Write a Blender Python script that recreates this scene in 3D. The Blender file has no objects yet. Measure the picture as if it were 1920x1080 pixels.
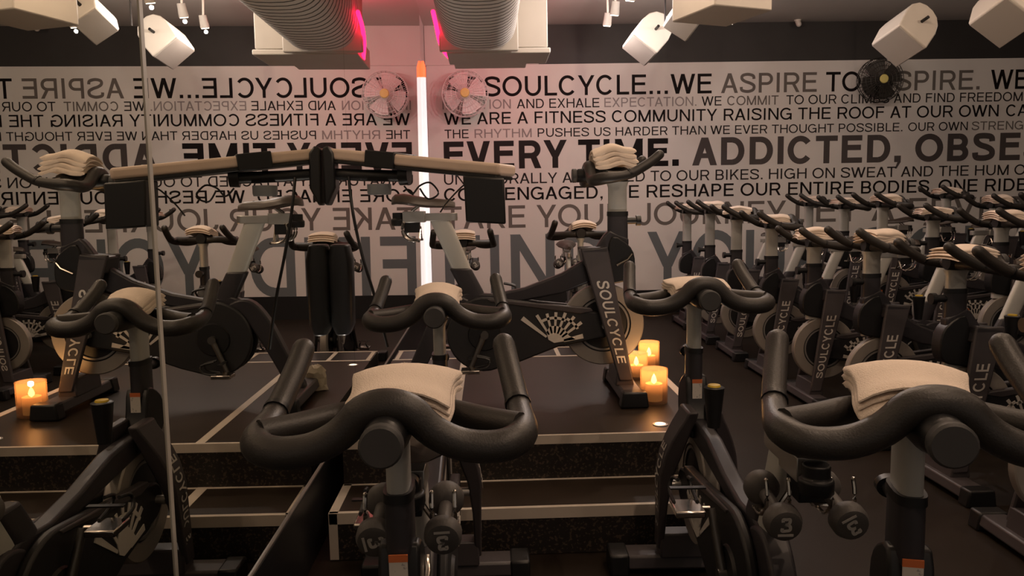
import bpy, math, random
from mathutils import Vector, Matrix

sc = bpy.context.scene
COL = sc.collection
rnd = random.Random(7)

# ------------------------------------------------------------------ camera, world, exposure
FPX, YAW, PITCH, ROLL = 1424.4, 0.0292, 0.1082, 0.0184
EYE = Vector((0.644, 0.0, 1.22))
FW = Vector((math.sin(YAW) * math.cos(PITCH), math.cos(YAW) * math.cos(PITCH), -math.sin(PITCH)))
_r0 = Vector((math.cos(YAW), -math.sin(YAW), 0))
_d0 = FW.cross(_r0)
RT = math.cos(ROLL) * _r0 + math.sin(ROLL) * _d0
DN = -math.sin(ROLL) * _r0 + math.cos(ROLL) * _d0
cam_data = bpy.data.cameras.new('camera')
cam_data.sensor_fit = 'HORIZONTAL'
cam_data.sensor_width = 36
cam_data.lens = FPX / 1920 * 36
cam_data.clip_start = 0.02
cam = bpy.data.objects.new('camera', cam_data)
COL.objects.link(cam)
m = Matrix((RT, -DN, -FW)).transposed().to_4x4()
m.translation = EYE
cam.matrix_world = m
sc.camera = cam

sc.view_settings.view_transform = 'Standard'
sc.view_settings.look = 'None'
sc.view_settings.gamma = 1
sc.view_settings.use_curve_mapping = False
sc.view_settings.exposure = 0.0
world = bpy.data.worlds.new('world')
sc.world = world
world.use_nodes = True
world.node_tree.nodes['Background'].inputs[0].default_value = (1, 0.84, 0.72, 1)
world.node_tree.nodes['Background'].inputs[1].default_value = 0.17

LAMP_WATTS = 24.0                 # unseen track lamps added to light the bikes and podium
WASH_WATTS = 15.0                 # track lamps beside the lettered wall
LAMP_COLOUR = (1.0, 0.72, 0.52)
WASH_COLOUR = (1.0, 0.84, 0.77)
TUBE_GLOW = 0.78                  # corner tube light
CANDLE_GLOW = 9.0

WALL_Y = 8.387
CEIL = 3.14
POD = 0.34                        # podium height


def ray(x, y):
    return FW + RT * ((x - 960) / FPX) + DN * ((y - 540) / FPX)


def at_y(x, y, Y):
    v = ray(x, y)
    return EYE + v * (Y / v.y)


def at_z(x, y, Z):
    v = ray(x, y)
    return EYE + v * ((Z - EYE.z) / v.z)


def mirror_x(y, z):               # the mirror leans a hair off square
    return -0.0025 * (y - WALL_Y) + 0.0049 * (z - 1.22)


# ------------------------------------------------------------------ materials
def mat(name, col, rough=0.5, metal=0.0, bump=0.0, bscale=80, var=0.0, vscale=6, emit=None, estr=0, spec=None,
        speck=None, trans=0.0, alpha=None, coat=0):
    mt = bpy.data.materials.new(name)
    mt.use_nodes = True
    nt = mt.node_tree
    b = nt.nodes['Principled BSDF']
    b.inputs['Base Color'].default_value = (*col, 1)
    b.inputs['Roughness'].default_value = rough
    b.inputs['Metallic'].default_value = metal
    if spec is not None:
        b.inputs['Specular IOR Level'].default_value = spec
    if trans:
        b.inputs['Transmission Weight'].default_value = trans
    if coat:
        b.inputs['Coat Weight'].default_value = coat
    if emit:
        b.inputs['Emission Color'].default_value = (*emit, 1)
        b.inputs['Emission Strength'].default_value = estr
    tc = nt.nodes.new('ShaderNodeTexCoord')
    src = None
    if var:
        n = nt.nodes.new('ShaderNodeTexNoise')
        n.inputs['Scale'].default_value = vscale
        n.inputs['Detail'].default_value = 5
        nt.links.new(tc.outputs['Object'], n.inputs['Vector'])
        mx = nt.nodes.new('ShaderNodeMix')
        mx.data_type = 'RGBA'
        nt.links.new(n.outputs['Fac'], mx.inputs['Factor'])
        mx.inputs[6].default_value = (*[c * (1 - var) for c in col], 1)
        mx.inputs[7].default_value = (*[min(1, c * (1 + var)) for c in col], 1)
        src = mx.outputs[2]
    if speck:
        n = nt.nodes.new('ShaderNodeTexNoise')
        n.inputs['Scale'].default_value = speck[1]
        n.inputs['Detail'].default_value = 2
        nt.links.new(tc.outputs['Object'], n.inputs['Vector'])
        rp = nt.nodes.new('ShaderNodeValToRGB')
        rp.color_ramp.elements[0].position = speck[2]
        rp.color_ramp.elements[1].position = speck[2] + 0.06
        rp.color_ramp.elements[0].color = (0, 0, 0, 1)
        nt.links.new(n.outputs['Fac'], rp.inputs['Fac'])
        mx = nt.nodes.new('ShaderNodeMix')
        mx.data_type = 'RGBA'
        nt.links.new(rp.outputs['Color'], mx.inputs['Factor'])
        if src:
            nt.links.new(src, mx.inputs[6])
        else:
            mx.inputs[6].default_value = (*col, 1)
        mx.inputs[7].default_value = (*speck[0], 1)
        src = mx.outputs[2]
    if src:
        nt.links.new(src, b.inputs['Base Color'])
    if bump:
        n = nt.nodes.new('ShaderNodeTexNoise')
        n.inputs['Scale'].default_value = bscale
        n.inputs['Detail'].default_value = 3
        nt.links.new(tc.outputs['Object'], n.inputs['Vector'])
        bp = nt.nodes.new('ShaderNodeBump')
        bp.inputs['Strength'].default_value = bump
        bp.inputs['Distance'].default_value = 0.004
        nt.links.new(n.outputs['Fac'], bp.inputs['Height'])
        nt.links.new(bp.outputs['Normal'], b.inputs['Normal'])
    return mt


M_FRAME = mat('charcoal_paint', (0.034, 0.031, 0.036), 0.40, 0.0, var=0.15)
M_TUBE = mat('slate_paint', (0.065, 0.066, 0.078), 0.38, var=0.1)
M_FORK = mat('fork_paint', (0.062, 0.054, 0.058), 0.42, var=0.12)
M_GUARD = mat('guard_plastic', (0.016, 0.016, 0.018), 0.5, var=0.1)
M_BLACK = mat('black_plastic', (0.010, 0.010, 0.011), 0.4, var=0.1)
M_GRIP = mat('grip_rubber', (0.030, 0.027, 0.025), 0.42, bump=0.15, bscale=300, var=0.12)
M_CAP = mat('knob_rubber', (0.050, 0.049, 0.050), 0.55, var=0.1)
M_STEEL = mat('brushed_steel', (0.62, 0.60, 0.57), 0.30, 0.85, var=0.06)
M_ALU = mat('satin_post', (0.60, 0.60, 0.57), 0.45, 0.3, var=0.05)
M_CHROME = mat('chrome', (0.75, 0.70, 0.64), 0.15, 1.0)
M_CRANK = mat('crank_steel', (0.16, 0.15, 0.14), 0.35, 0.8)
M_WHEEL = mat('flywheel_metal', (0.33, 0.30, 0.27), 0.42, 0.25, var=0.08)
M_RING = mat('flywheel_ring', (0.35, 0.34, 0.33), 0.35, 0.5)
M_SADDLE = mat('saddle_vinyl', (0.05, 0.036, 0.028), 0.38, var=0.15)
M_LETTER = mat('bike_lettering', (0.60, 0.57, 0.53), 0.55)
M_STICKER = mat('sticker_paper', (0.62, 0.58, 0.53), 0.6, speck=((0.35, 0.33, 0.32), 160, 0.58))
M_ORANGE = mat('orange_band', (0.62, 0.16, 0.05), 0.5)
M_YELLOW = mat('yellow_cap', (0.62, 0.42, 0.02), 0.4)
M_TOWEL = mat('towel_cotton', (0.86, 0.73, 0.62), 0.95, bump=0.5, bscale=420, var=0.05, vscale=30)
M_BELL = mat('dumbbell_vinyl', (0.085, 0.078, 0.074), 0.55, bump=0.1, bscale=200, var=0.1)
M_FLOOR = mat('rubber_floor', (0.016, 0.0105, 0.0065), 0.50, bump=0.08, bscale=160, var=0.35, vscale=3, spec=0.22)
M_POD = mat('podium_rubber', (0.028, 0.019, 0.013), 0.40, bump=0.05, bscale=120, var=0.3, vscale=4, spec=0.32)
M_RISER = mat('speckled_riser', (0.012, 0.009, 0.007), 0.6, speck=((0.075, 0.05, 0.035), 95, 0.56), bump=0.1)
M_TAPE = mat('white_tape', (0.62, 0.55, 0.47), 0.5, var=0.08, vscale=10)
M_WALL = mat('dark_wall_paint', (0.030, 0.028, 0.027), 0.6, var=0.15)
M_BASE = mat('base_gloss', (0.013, 0.013, 0.014), 0.33, var=0.2)
M_PANEL = mat('mural_white', (0.72, 0.70, 0.67), 0.6, var=0.04, vscale=2)
M_PLAIN = mat('plain_white_wall', (0.70, 0.66, 0.63), 0.6, var=0.04, vscale=2)
M_CEIL = mat('ceiling_paint', (0.55, 0.52, 0.48), 0.8, var=0.06, vscale=2)
M_BOX = mat('white_housing', (0.70, 0.66, 0.60), 0.55, var=0.05)
M_GRILLE = mat('speaker_grille', (0.42, 0.39, 0.36), 0.75, bump=0.4, bscale=500)
M_DUCT = mat('duct_skin', (0.80, 0.78, 0.75), 0.5, var=0.06)
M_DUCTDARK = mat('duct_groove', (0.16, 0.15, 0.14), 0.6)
M_MIRROR = mat('mirror_silver', (0.76, 0.75, 0.68), 0.0, 1.0)
M_SEAM = mat('mirror_seam', (0.40, 0.38, 0.34), 0.45)
M_CHANNEL = mat('mirror_channel', (0.22, 0.20, 0.18), 0.4, 0.6)
M_TUBELIGHT = mat('tube_diffuser', (0.9, 0.88, 0.86), 0.4, emit=(1, 0.93, 0.93), estr=TUBE_GLOW)
M_TUBERED = mat('tube_red_tip', (0.8, 0.2, 0.1), 0.4, emit=(1.0, 0.07, 0.02), estr=3.0)
M_RED = mat('red_led', (0.8, 0.05, 0.1), 0.4, emit=(1.0, 0.006, 0.05), estr=9.0)
M_LAMP = mat('lamp_lens', (1, 0.95, 0.85), 0.3, emit=(1.0, 0.86, 0.70), estr=6)
M_SPOT = mat('floor_light_lens', (1, 0.9, 0.8), 0.3, emit=(1.0, 0.80, 0.62), estr=1.6)
M_WAX = mat('candle_wax', (0.75, 0.48, 0.26), 0.6, emit=(1.0, 0.50, 0.16), estr=0.3)  # flame glow put into the wax as weak emission
M_FLAME = mat('candle_flame', (1, 0.8, 0.4), 0.5, emit=(1.0, 0.74, 0.36), estr=CANDLE_GLOW)
M_FAN = mat('fan_wire', (0.78, 0.76, 0.74), 0.4, 0.1)
M_FANDARK = mat('fan_wire_dark', (0.030, 0.027, 0.023), 0.45)
M_FANBLADE = mat('fan_blade', (0.84, 0.82, 0.80), 0.45)
M_FANBLADEDARK = mat('fan_blade_dark', (0.045, 0.040, 0.034), 0.5)
M_HUB = mat('fan_hub_yellow', (0.75, 0.66, 0.22), 0.5)
M_WOOD = mat('shelf_beige', (0.68, 0.53, 0.43), 0.5, var=0.1, vscale=12)
M_TEAL = mat('blue_grey_can', (0.22, 0.24, 0.26), 0.4)
M_PAPER = mat('crumpled_paper', (0.50, 0.44, 0.34), 0.7, bump=0.5, bscale=40)
_glass = bpy.data.materials.new('frosted_glass')
_glass.use_nodes = True
_nt = _glass.node_tree
_nt.nodes.clear()
_out = _nt.nodes.new('ShaderNodeOutputMaterial')
_tl = _nt.nodes.new('ShaderNodeBsdfTranslucent')
_tl.inputs[0].default_value = (0.30, 0.19, 0.12, 1)
_df = _nt.nodes.new('ShaderNodeBsdfDiffuse')
_df.inputs[0].default_value = (0.55, 0.40, 0.30, 1)
_tp = _nt.nodes.new('ShaderNodeBsdfTransparent')
_tp.inputs[0].default_value = (1.0, 0.90, 0.78, 1)
_m1 = _nt.nodes.new('ShaderNodeMixShader')
_m1.inputs[0].default_value = 0.25
_m2 = _nt.nodes.new('ShaderNodeMixShader')
_m2.inputs[0].default_value = 0.50
_nt.links.new(_tl.outputs[0], _m1.inputs[1])
_nt.links.new(_df.outputs[0], _m1.inputs[2])
_nt.links.new(_m1.outputs[0], _m2.inputs[1])
_nt.links.new(_tp.outputs[0], _m2.inputs[2])
_nt.links.new(_m2.outputs[0], _out.inputs[0])
M_GLASS = _glass


def ink(v):
    return mat('ink_%d' % int(v[0] * 1000), v, 0.7, spec=0.12)


INK_K = ink((0.010, 0.008, 0.008))
INK_D = ink((0.024, 0.021, 0.021))
INK_G = ink((0.082, 0.072, 0.070))
INK_M = ink((0.155, 0.140, 0.128))
INK_L = ink((0.300, 0.280, 0.275))
INK_T = ink((0.150, 0.170, 0.178))
INKS = {'K': INK_K, 'D': INK_D, 'G': INK_G, 'M': INK_M, 'L': INK_L, 'T': INK_T}


# ------------------------------------------------------------------ mesh builder
class MB:
    def __init__(self):
        self.v, self.f, self.mi = [], [], []
        self.cur = 0

    def add(self, vs, fs):
        o = len(self.v)
        self.v += [tuple(p) for p in vs]
        for f in fs:
            self.f.append([o + i for i in f])
            self.mi.append(self.cur)
        return self

    def box(self, c, s, R=None):
        hx, hy, hz = s[0] / 2, s[1] / 2, s[2] / 2
        vs = [Vector((x, y, z)) for z in (-hz, hz) for y in (-hy, hy) for x in (-hx, hx)]
        if R is not None:
            vs = [R @ p for p in vs]
        vs = [p + Vector(c) for p in vs]
        return self.add(vs, [(0, 2, 3, 1), (4, 5, 7, 6), (0, 1, 5, 4), (2, 6, 7, 3), (0, 4, 6, 2), (1, 3, 7, 5)])

    def loft(self, rings, caps=True, closed=False):
        n = len(rings[0])
        vs = [p for r in rings for p in r]
        fs = []
        k = len(rings)
        for i in range(k if closed else k - 1):
            a, b = i * n, ((i + 1) % k) * n
            for j in range(n):
                fs.append((a + j, a + (j + 1) % n, b + (j + 1) % n, b + j))
        if caps and not closed:
            fs.append(tuple(range(n - 1, -1, -1)))
            fs.append(tuple((k - 1) * n + j for j in range(n)))
        return self.add(vs, fs)

    def prism(self, poly, y0, y1, yf=None):
        """poly in the x-z plane, extruded along y; yf(x, z) shifts y"""
        g = yf or (lambda x, z: 0)
        return self.loft([[(x, y0 + g(x, z), z) for x, z in poly], [(x, y1 + g(x, z), z) for x, z in poly]])

    def tube(self, path, r, n=12, up=(0, 0, 1), round_ends=False, closed=False, r2=None):
        P = [Vector(p) for p in path]
        k = len(P)
        R = list(r) if isinstance(r, (list, tuple)) else [r] * k
        R2 = R if r2 is None else (list(r2) if isinstance(r2, (list, tuple)) else [r2] * k)
        rings = []
        for i in range(k):
            if closed:
                t = P[(i + 1) % k] - P[i - 1]
            else:
                t = P[min(i + 1, k - 1)] - P[max(i - 1, 0)]
            t.normalize()
            a = Vector(up) - t * t.dot(Vector(up))
            if a.length < 1e-3:
                a = Vector((1, 0, 0)) - t * t.x
            a.normalize()
            b = t.cross(a)
            mk = lambda s, off: [P[i] + t * off + (a * math.cos(q) * R[i] + b * math.sin(q) * R2[i]) * s
                                 for q in [2 * math.pi * j / n for j in range(n)]]
            if round_ends and i == 0:
                for w in (80, 55, 28):
                    rings.append(mk(math.cos(math.radians(w)), -R[i] * math.sin(math.radians(w))))
            rings.append(mk(1, 0))
            if round_ends and i == k - 1:
                for w in (28, 55, 80):
                    rings.append(mk(math.cos(math.radians(w)), R[i] * math.sin(math.radians(w))))
        return self.loft(rings, closed=closed)

    def cyl(self, p0, p1, r, n=20, r1=None):
        return self.tube([p0, p1], [r, r if r1 is None else r1], n)

    def lathe(self, prof, o=(0, 0, 0), axis='z', n=28, closed=False):
        rings = []
        for rr, h in prof:
            ring = []
            for j in range(n):
                q = 2 * math.pi * j / n
                a, b = rr * math.cos(q), rr * math.sin(q)
                p = {'z': (a, b, h), 'y': (b, h, a), 'x': (h, a, b)}[axis]
                ring.append((p[0] + o[0], p[1] + o[1], p[2] + o[2]))
            rings.append(ring)
        return self.loft(rings, closed=closed)

    def warp(self, fn):
        self.v = [tuple(fn(*p)) for p in self.v]
        return self

    def build(self, name, mats, parent=None, bevel=0, angle=40, loc=None, rot=None, seg=2):
        me = bpy.data.meshes.new(name)
        me.from_pydata(self.v, [], self.f)
        ml = mats if isinstance(mats, (list, tuple)) else [mats]
        for q in ml:
            me.materials.append(q)
        me.polygons.foreach_set('material_index', self.mi)
        me.polygons.foreach_set('use_smooth', [True] * len(self.f))
        import bmesh
        bm = bmesh.new()
        bm.from_mesh(me)
        bmesh.ops.recalc_face_normals(bm, faces=bm.faces)
        bm.to_mesh(me)
        bm.free()
        me.set_sharp_from_angle(angle=math.radians(angle))
        me.update()
        o = bpy.data.objects.new(name, me)
        COL.objects.link(o)
        if parent is not None:
            o.parent = parent
        if loc is not None:
            o.location = loc
        if rot is not None:
            o.rotation_euler = rot
        if bevel:
            bv = o.modifiers.new('bevel', 'BEVEL')
            bv.width = bevel
            bv.segments = seg
            bv.limit_method = 'ANGLE'
            bv.angle_limit = math.radians(35)
            bv.harden_normals = False
        return o


def smooth(pts, k=4):
    P = [Vector(p) for p in pts]
    out = []
    for i in range(len(P) - 1):
        p0, p1, p2, p3 = P[max(i - 1, 0)], P[i], P[i + 1], P[min(i + 2, len(P) - 1)]
        for j in range(k):
            t = j / k
            out.append(0.5 * ((2 * p1) + (p2 - p0) * t + (2 * p0 - 5 * p1 + 4 * p2 - p3) * t * t +
                              (3 * p1 - p0 - 3 * p2 + p3) * t ** 3))
    out.append(P[-1])
    return out


def smooth2(pts, k=4, closed=False):
    """Catmull-Rom for 2D outlines"""
    P = [Vector((a, b, 0)) for a, b in pts]
    n = len(P)
    out = []
    for i in range(n):
        p0, p1, p2, p3 = P[i - 1], P[i], P[(i + 1) % n], P[(i + 2) % n]
        for j in range(k):
            t = j / k
            q = 0.5 * ((2 * p1) + (p2 - p0) * t + (2 * p0 - 5 * p1 + 4 * p2 - p3) * t * t +
                       (3 * p1 - p0 - 3 * p2 + p3) * t ** 3)
            out.append((q.x, q.y))
    return out


def tag(o, label=None, cat=None, group=None, kind=None):
    if label:
        o['label'] = label
    if cat:
        o['category'] = cat
    if group:
        o['group'] = group
    if kind:
        o['kind'] = kind
    return o


def empty(name, loc=(0, 0, 0), rz=0.0):
    o = bpy.data.objects.new(name, None)
    COL.objects.link(o)
    o.location = loc
    o.rotation_euler = (0, 0, rz)
    o.empty_display_size = 0.1
    return o


def copy_tree(o, parent=None):
    c = o.copy()
    COL.objects.link(c)
    if parent is not None:
        c.parent = parent
    for ch in list(o.children):
        copy_tree(ch, c)
    return c


# ------------------------------------------------------------------ lettering
# grotesque capitals drawn from bars, diagonals and arcs; cap height 1
ADV = dict(zip('ABCDEFGHIJKLMNOPRSTUVWXY.,3 ', (.93, .93, 1.0, 1.0, .90, .84, 1.08, 1.0, .387, .72, .93, .774, 1.16, 1.0, 1.08, .91, .97, .93, .85, 1.0,
                                                .91, 1.31, .91, .91, .387, .387, .774, .387)))


def glyph(ch, t):
    G, lay = [], [0]

    def poly(*p, new=True):
        lay[0] += new
        G.append([(x, y, lay[0]) for x, y in p])

    def bar(x0, y0, x1, y1):
        poly((x0, y0), (x1, y0), (x1, y1), (x0, y1))

    def dia(xa, ya, xb, yb, w):
        poly((xa - w / 2, ya), (xa + w / 2, ya), (xb + w / 2, yb), (xb - w / 2, yb))

    def arc(cx, cy, rx, ry, a0, a1, n=14):
        th = t * 0.96
        lay[0] += 1
        for i in range(n):
            p, q = math.radians(a0 + (a1 - a0) * i / n), math.radians(a0 + (a1 - a0) * (i + 1) / n)
            poly(*[(cx + r1 * math.cos(a), cy + r2 * math.sin(a)) for a, r1, r2 in
                   ((p, rx - t, ry - th), (p, rx, ry), (q, rx, ry), (q, rx - t, ry - th))], new=False)

    def stroke(pts):
        P = smooth([(x, y, 0) for x, y in pts], 5)
        N = []
        for i in range(len(P)):
            d = (P[min(i + 1, len(P) - 1)] - P[max(i - 1, 0)]).normalized()
            N.append(Vector((-d.y, d.x, 0)) * t * 0.49)
        for i in range(len(P) - 1):
            a_, b_, c_, d_ = P[i] - N[i], P[i + 1] - N[i + 1], P[i + 1] + N[i + 1], P[i] + N[i]
            poly((a_.x, a_.y), (b_.x, b_.y), (c_.x, c_.y), (d_.x, d_.y), new=False)

    W = ADV[ch]
    L, Rr = 0.105, W - 0.075
    h = t * 0.92
    td = t * 1.12
    if ch == 'A':
        dia(0.03 + td / 2, 0, W / 2, 1, td); dia(W - 0.03 - td / 2, 0, W / 2, 1, td); bar(0.22, 0.26, W - 0.22, 0.26 + h * 0.9)
    elif ch in 'BPR':
        bar(L, 0, L + t, 1)
        m = 0.50 if ch == 'B' else 0.455
        r = (1 - m + h / 2) / 2
        xr = Rr - (0.03 if ch == 'B' else 0.0)
        bar(L, 1 - h, xr - r, 1); bar(L, m - h / 2, xr - r, m + h / 2); arc(xr - r, 1 - r, r, r, -90, 90)
        if ch == 'B':
            r2 = (m + h / 2) / 2
            bar(L, 0, Rr - r2, h); arc(Rr - r2, r2, r2, r2, -90, 90)
        if ch == 'R':
            poly((Rr - 0.40, m), (Rr - 0.40 + td, m), (Rr + 0.02, 0), (Rr + 0.02 - td, 0))
    elif ch == 'C':
        arc(W / 2, 0.5, W / 2 - 0.05, 0.513, 38, 322, 22)
    elif ch == 'D':
        bar(L, 0, L + t, 1); rx = 0.42
        bar(L, 0, Rr - rx, h); bar(L, 1 - h, Rr - rx, 1); arc(Rr - rx, 0.5, rx, 0.5, -90, 90, 18)
    elif ch in 'EF':
        bar(L, 0, L + t, 1); bar(L, 1 - h, Rr, 1); bar(L, 0.46, Rr - 0.04, 0.46 + h)
        if ch == 'E':
            bar(L, 0, Rr + 0.01, h)
    elif ch == 'G':
        arc(W / 2, 0.5, W / 2 - 0.05, 0.513, 40, 325, 22); bar(W / 2 + 0.02, 0.42, W - 0.09, 0.42 + h); bar(W - 0.09 - t, 0.0, W - 0.09, 0.42 + h)
    elif ch == 'H':
        bar(L, 0, L + t, 1); bar(Rr - t, 0, Rr, 1); bar(L, 0.47, Rr, 0.47 + h)
    elif ch == 'I':
        bar(W / 2 - t / 2, 0, W / 2 + t / 2, 1)
    elif ch == 'J':
        r = (W - 0.12) / 2
        bar(W - 0.09 - t, r * 0.9, W - 0.09, 1); arc(W - 0.09 - r, r, r, r + 0.01, 180, 360)
    elif ch == 'K':
        bar(L, 0, L + t, 1); poly((L + t, 0.28), (L + t, 0.28 + td * 1.25), (Rr - td * 1.1, 1), (Rr + 0.05, 1)); dia(L + 0.34, 0.56, Rr - td / 2 + 0.04, 0, td)
    elif ch == 'L':
        bar(L, 0, L + t, 1); bar(L, 0, Rr + 0.04, h)
    elif ch == 'M':
        bar(L, 0, L + t, 1); bar(Rr - t, 0, Rr, 1); dia(L + t / 2, 1, W / 2 + 0.01, 0, td); dia(Rr - t / 2, 1, W / 2 + 0.01, 0, td)
    elif ch == 'N':
        bar(L, 0, L + t, 1); bar(Rr - t, 0, Rr, 1); dia(L + t / 2, 1, Rr - t / 2, 0, td)
    elif ch == 'O':
        arc(W / 2, 0.5, W / 2 - 0.045, 0.513, 0, 360, 30)
    elif ch == 'S':
        o = t / 2
        l, r, m = 0.07 + o, W - 0.07 - o, W / 2
        stroke([(r, 0.70), (r - 0.04, 0.86), (m, 1.012 - o), (l + 0.05, 0.87), (l + 0.03, 0.70), (m - 0.12, 0.575), (m + 0.12, 0.49),
                (r - 0.01, 0.38), (r + 0.01, 0.24), (r - 0.07, 0.09 + o * 0.5), (m, o - 0.012), (l + 0.03, 0.13), (l - 0.01, 0.30)])
    elif ch == '3':
        o = t / 2
        stroke([(0.07 + o, 0.70), (0.16, 0.90), (0.37, 1 - o), (0.57, 0.90), (0.57, 0.66), (0.44, 0.545), (0.32, 0.53), (0.46, 0.515), (0.62, 0.40),
                (0.62, 0.16), (0.38, o), (0.14, 0.11), (0.05 + o, 0.30)])
    elif ch == 'T':
        bar(W / 2 - t / 2, 0, W / 2 + t / 2, 1); bar(0.04, 1 - h, W - 0.04, 1)
    elif ch == 'U':
        r = (Rr - L) / 2
        bar(L, r, L + t, 1); bar(Rr - t, r, Rr, 1); arc((L + Rr) / 2, r, r, r + 0.012, 180, 360, 16)
    elif ch == 'V':
        dia(0.03 + td / 2, 1, W / 2, 0, td); dia(W - 0.03 - td / 2, 1, W / 2, 0, td)
    elif ch == 'W':
        a, c = W * 0.29, W * 0.71
        dia(0.02 + td / 2, 1, a, 0, td); dia(W / 2, 1, a, 0, td); dia(W / 2, 1, c, 0, td); dia(W - 0.02 - td / 2, 1, c, 0, td)
    elif ch == 'X':
        dia(0.04 + td / 2, 0, W - 0.06 - td / 2, 1, td); dia(0.06 + td / 2, 1, W - 0.04 - td / 2, 0, td)
    elif ch == 'Y':
        bar(W / 2 - t / 2, 0, W / 2 + t / 2, 0.44); dia(0.03 + td / 2, 1, W / 2, 0.40, td); dia(W - 0.03 - td / 2, 1, W / 2, 0.40, td)
    elif ch == '.':
        bar(W / 2 - t * 0.55, 0, W / 2 + t * 0.55, t * 1.1)
    elif ch == ',':
        bar(W / 2 - t * 0.55, 0, W / 2 + t * 0.55, t * 1.1); poly((W / 2 + t * 0.55, 0), (W / 2, 0), (W / 2 - t * 0.4, -t * 1.1), (W / 2 - t * 0.1, -t * 1.1))
    return G


def text_geo(s, fat=0.0, spacing=1.0):
    """flat letters: (x, y) vertices, faces and total width, cap height 1, ink starting at x = 0"""
    t = 0.118 + fat * 2.6
    vs, fs, x = [], [], 0.0
    for ch in s:
        for p in (glyph(ch, t) if ch != ' ' else []):
            o = len(vs)
            vs += [(x + px, py, k) for px, py, k in p]
            fs.append(tuple(range(o, o + len(p))))
        x += ADV[ch] * spacing
    x0 = min(v[0] for v in vs)
    vs = [(v[0] - x0, v[1], v[2]) for v in vs]
    return vs, fs, max(v[0] for v in vs)


# ------------------------------------------------------------------ room shell
def slab(name, x0, x1, y0, y1, z0, z1, mt, kind='structure', bevel=0):
    b = MB().box(((x0 + x1) / 2, (y0 + y1) / 2, (z0 + z1) / 2), (x1 - x0, y1 - y0, z1 - z0))
    o = b.build(name, mt, bevel=bevel)
    if kind:
        o['kind'] = kind
    return o


XR, YB = 7.6, -2.6
MIR_END = 7.70
slab('floor', -0.2, XR + 0.1, YB - 0.1, WALL_Y + 0.1, -0.1, 0.0, M_FLOOR)
slab('ceiling', -0.2, XR + 0.1, YB - 0.1, WALL_Y + 0.1, CEIL, CEIL + 0.1, M_CEIL)
slab('wall_back', -0.2, XR + 0.1, WALL_Y, WALL_Y + 0.12, 0, CEIL, M_WALL)
slab('wall_right', XR, XR + 0.1, YB, WALL_Y, 0, CEIL, M_WALL)
# left wall: dark glossy base under the mirror, plain white return beside the corner
MB().box((-0.11, (YB + MIR_END) / 2, CEIL / 2), (0.12, MIR_END - YB, CEIL)).build('wall_left', M_WALL)['kind'] = 'structure'
MB().box((-0.09, (MIR_END + WALL_Y) / 2, CEIL / 2), (0.17, WALL_Y - MIR_END, CEIL)).build('wall_left_return', M_PLAIN)['kind'] = 'structure'
bb = MB().loft([[(x, YB, 0.0), (mirror_x(YB, z) + e, YB, 0.0), (mirror_x(YB, z) + e, YB, 0.278), (x, YB, 0.278)] if k == 0 else
                [(x, MIR_END, 0.0), (mirror_x(MIR_END, z) + e, MIR_END, 0.0), (mirror_x(MIR_END, z) + e, MIR_END, 0.278), (x, MIR_END, 0.278)]
                for k, x, z, e in ((0, -0.04, 0.28, 0.004), (1, -0.04, 0.28, 0.004))])
ch_ = MB().loft([[(-0.04, y, 0.2815), (mirror_x(y, 0.28) + 0.006, y, 0.2815), (mirror_x(y, 0.28) + 0.006, y, 0.286), (-0.04, y, 0.286)] for y in (YB, MIR_END)])
ch_.build('trim_4', M_CHANNEL)['kind'] = 'structure'
bb.build('baseboard_left', M_BASE, bevel=0.004)['kind'] = 'structure'
slab('baseboard_back', 0.0, XR, WALL_Y - 0.03, WALL_Y, 0.0, 0.255, M_BASE)
slab('trim_1', 3.78, XR, 0.4, WALL_Y - 0.03, 0.0, 0.10, M_FLOOR, bevel=0.004)      # low tiers for the rear rows
slab('trim_2', 4.95, XR, 0.4, WALL_Y - 0.03, 0.10, 0.20, M_FLOOR, bevel=0.004)

# mirrors -----------------------------------------------------------
MIR_Z0, MIR_Z1 = 0.286, CEIL
seams = [(-2.55, 1.444), (1.452, 3.495), (3.498, MIR_END)]
mlab = ['tall wall mirror panel at the left edge, left of the pale seam',
        'tall wall mirror panel in the middle, right of the pale seam',
        'tall wall mirror panel farthest along, ending beside the glowing tube light']
for (a, b_), lb in zip(seams, mlab):
    q = MB()
    ring = lambda dx: [(mirror_x(y, z) + dx, y, z) for y, z in ((a, MIR_Z0), (b_, MIR_Z0), (b_, MIR_Z1), (a, MIR_Z1))]
    q.loft([ring(-0.008), ring(0)])
    o = q.build('wall_mirror', M_MIRROR, angle=10)
    tag(o, lb, 'mirror', 'mirror panels on the left wall')
s = MB()
s.loft([[(mirror_x(y, z) + dx, y, z) for y, z in ((1.441, MIR_Z0), (1.455, MIR_Z0), (1.455, MIR_Z1), (1.441, MIR_Z1))] for dx in (-0.004, 0.002)])
s.build('trim_3', M_SEAM)['kind'] = 'structure'

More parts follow.
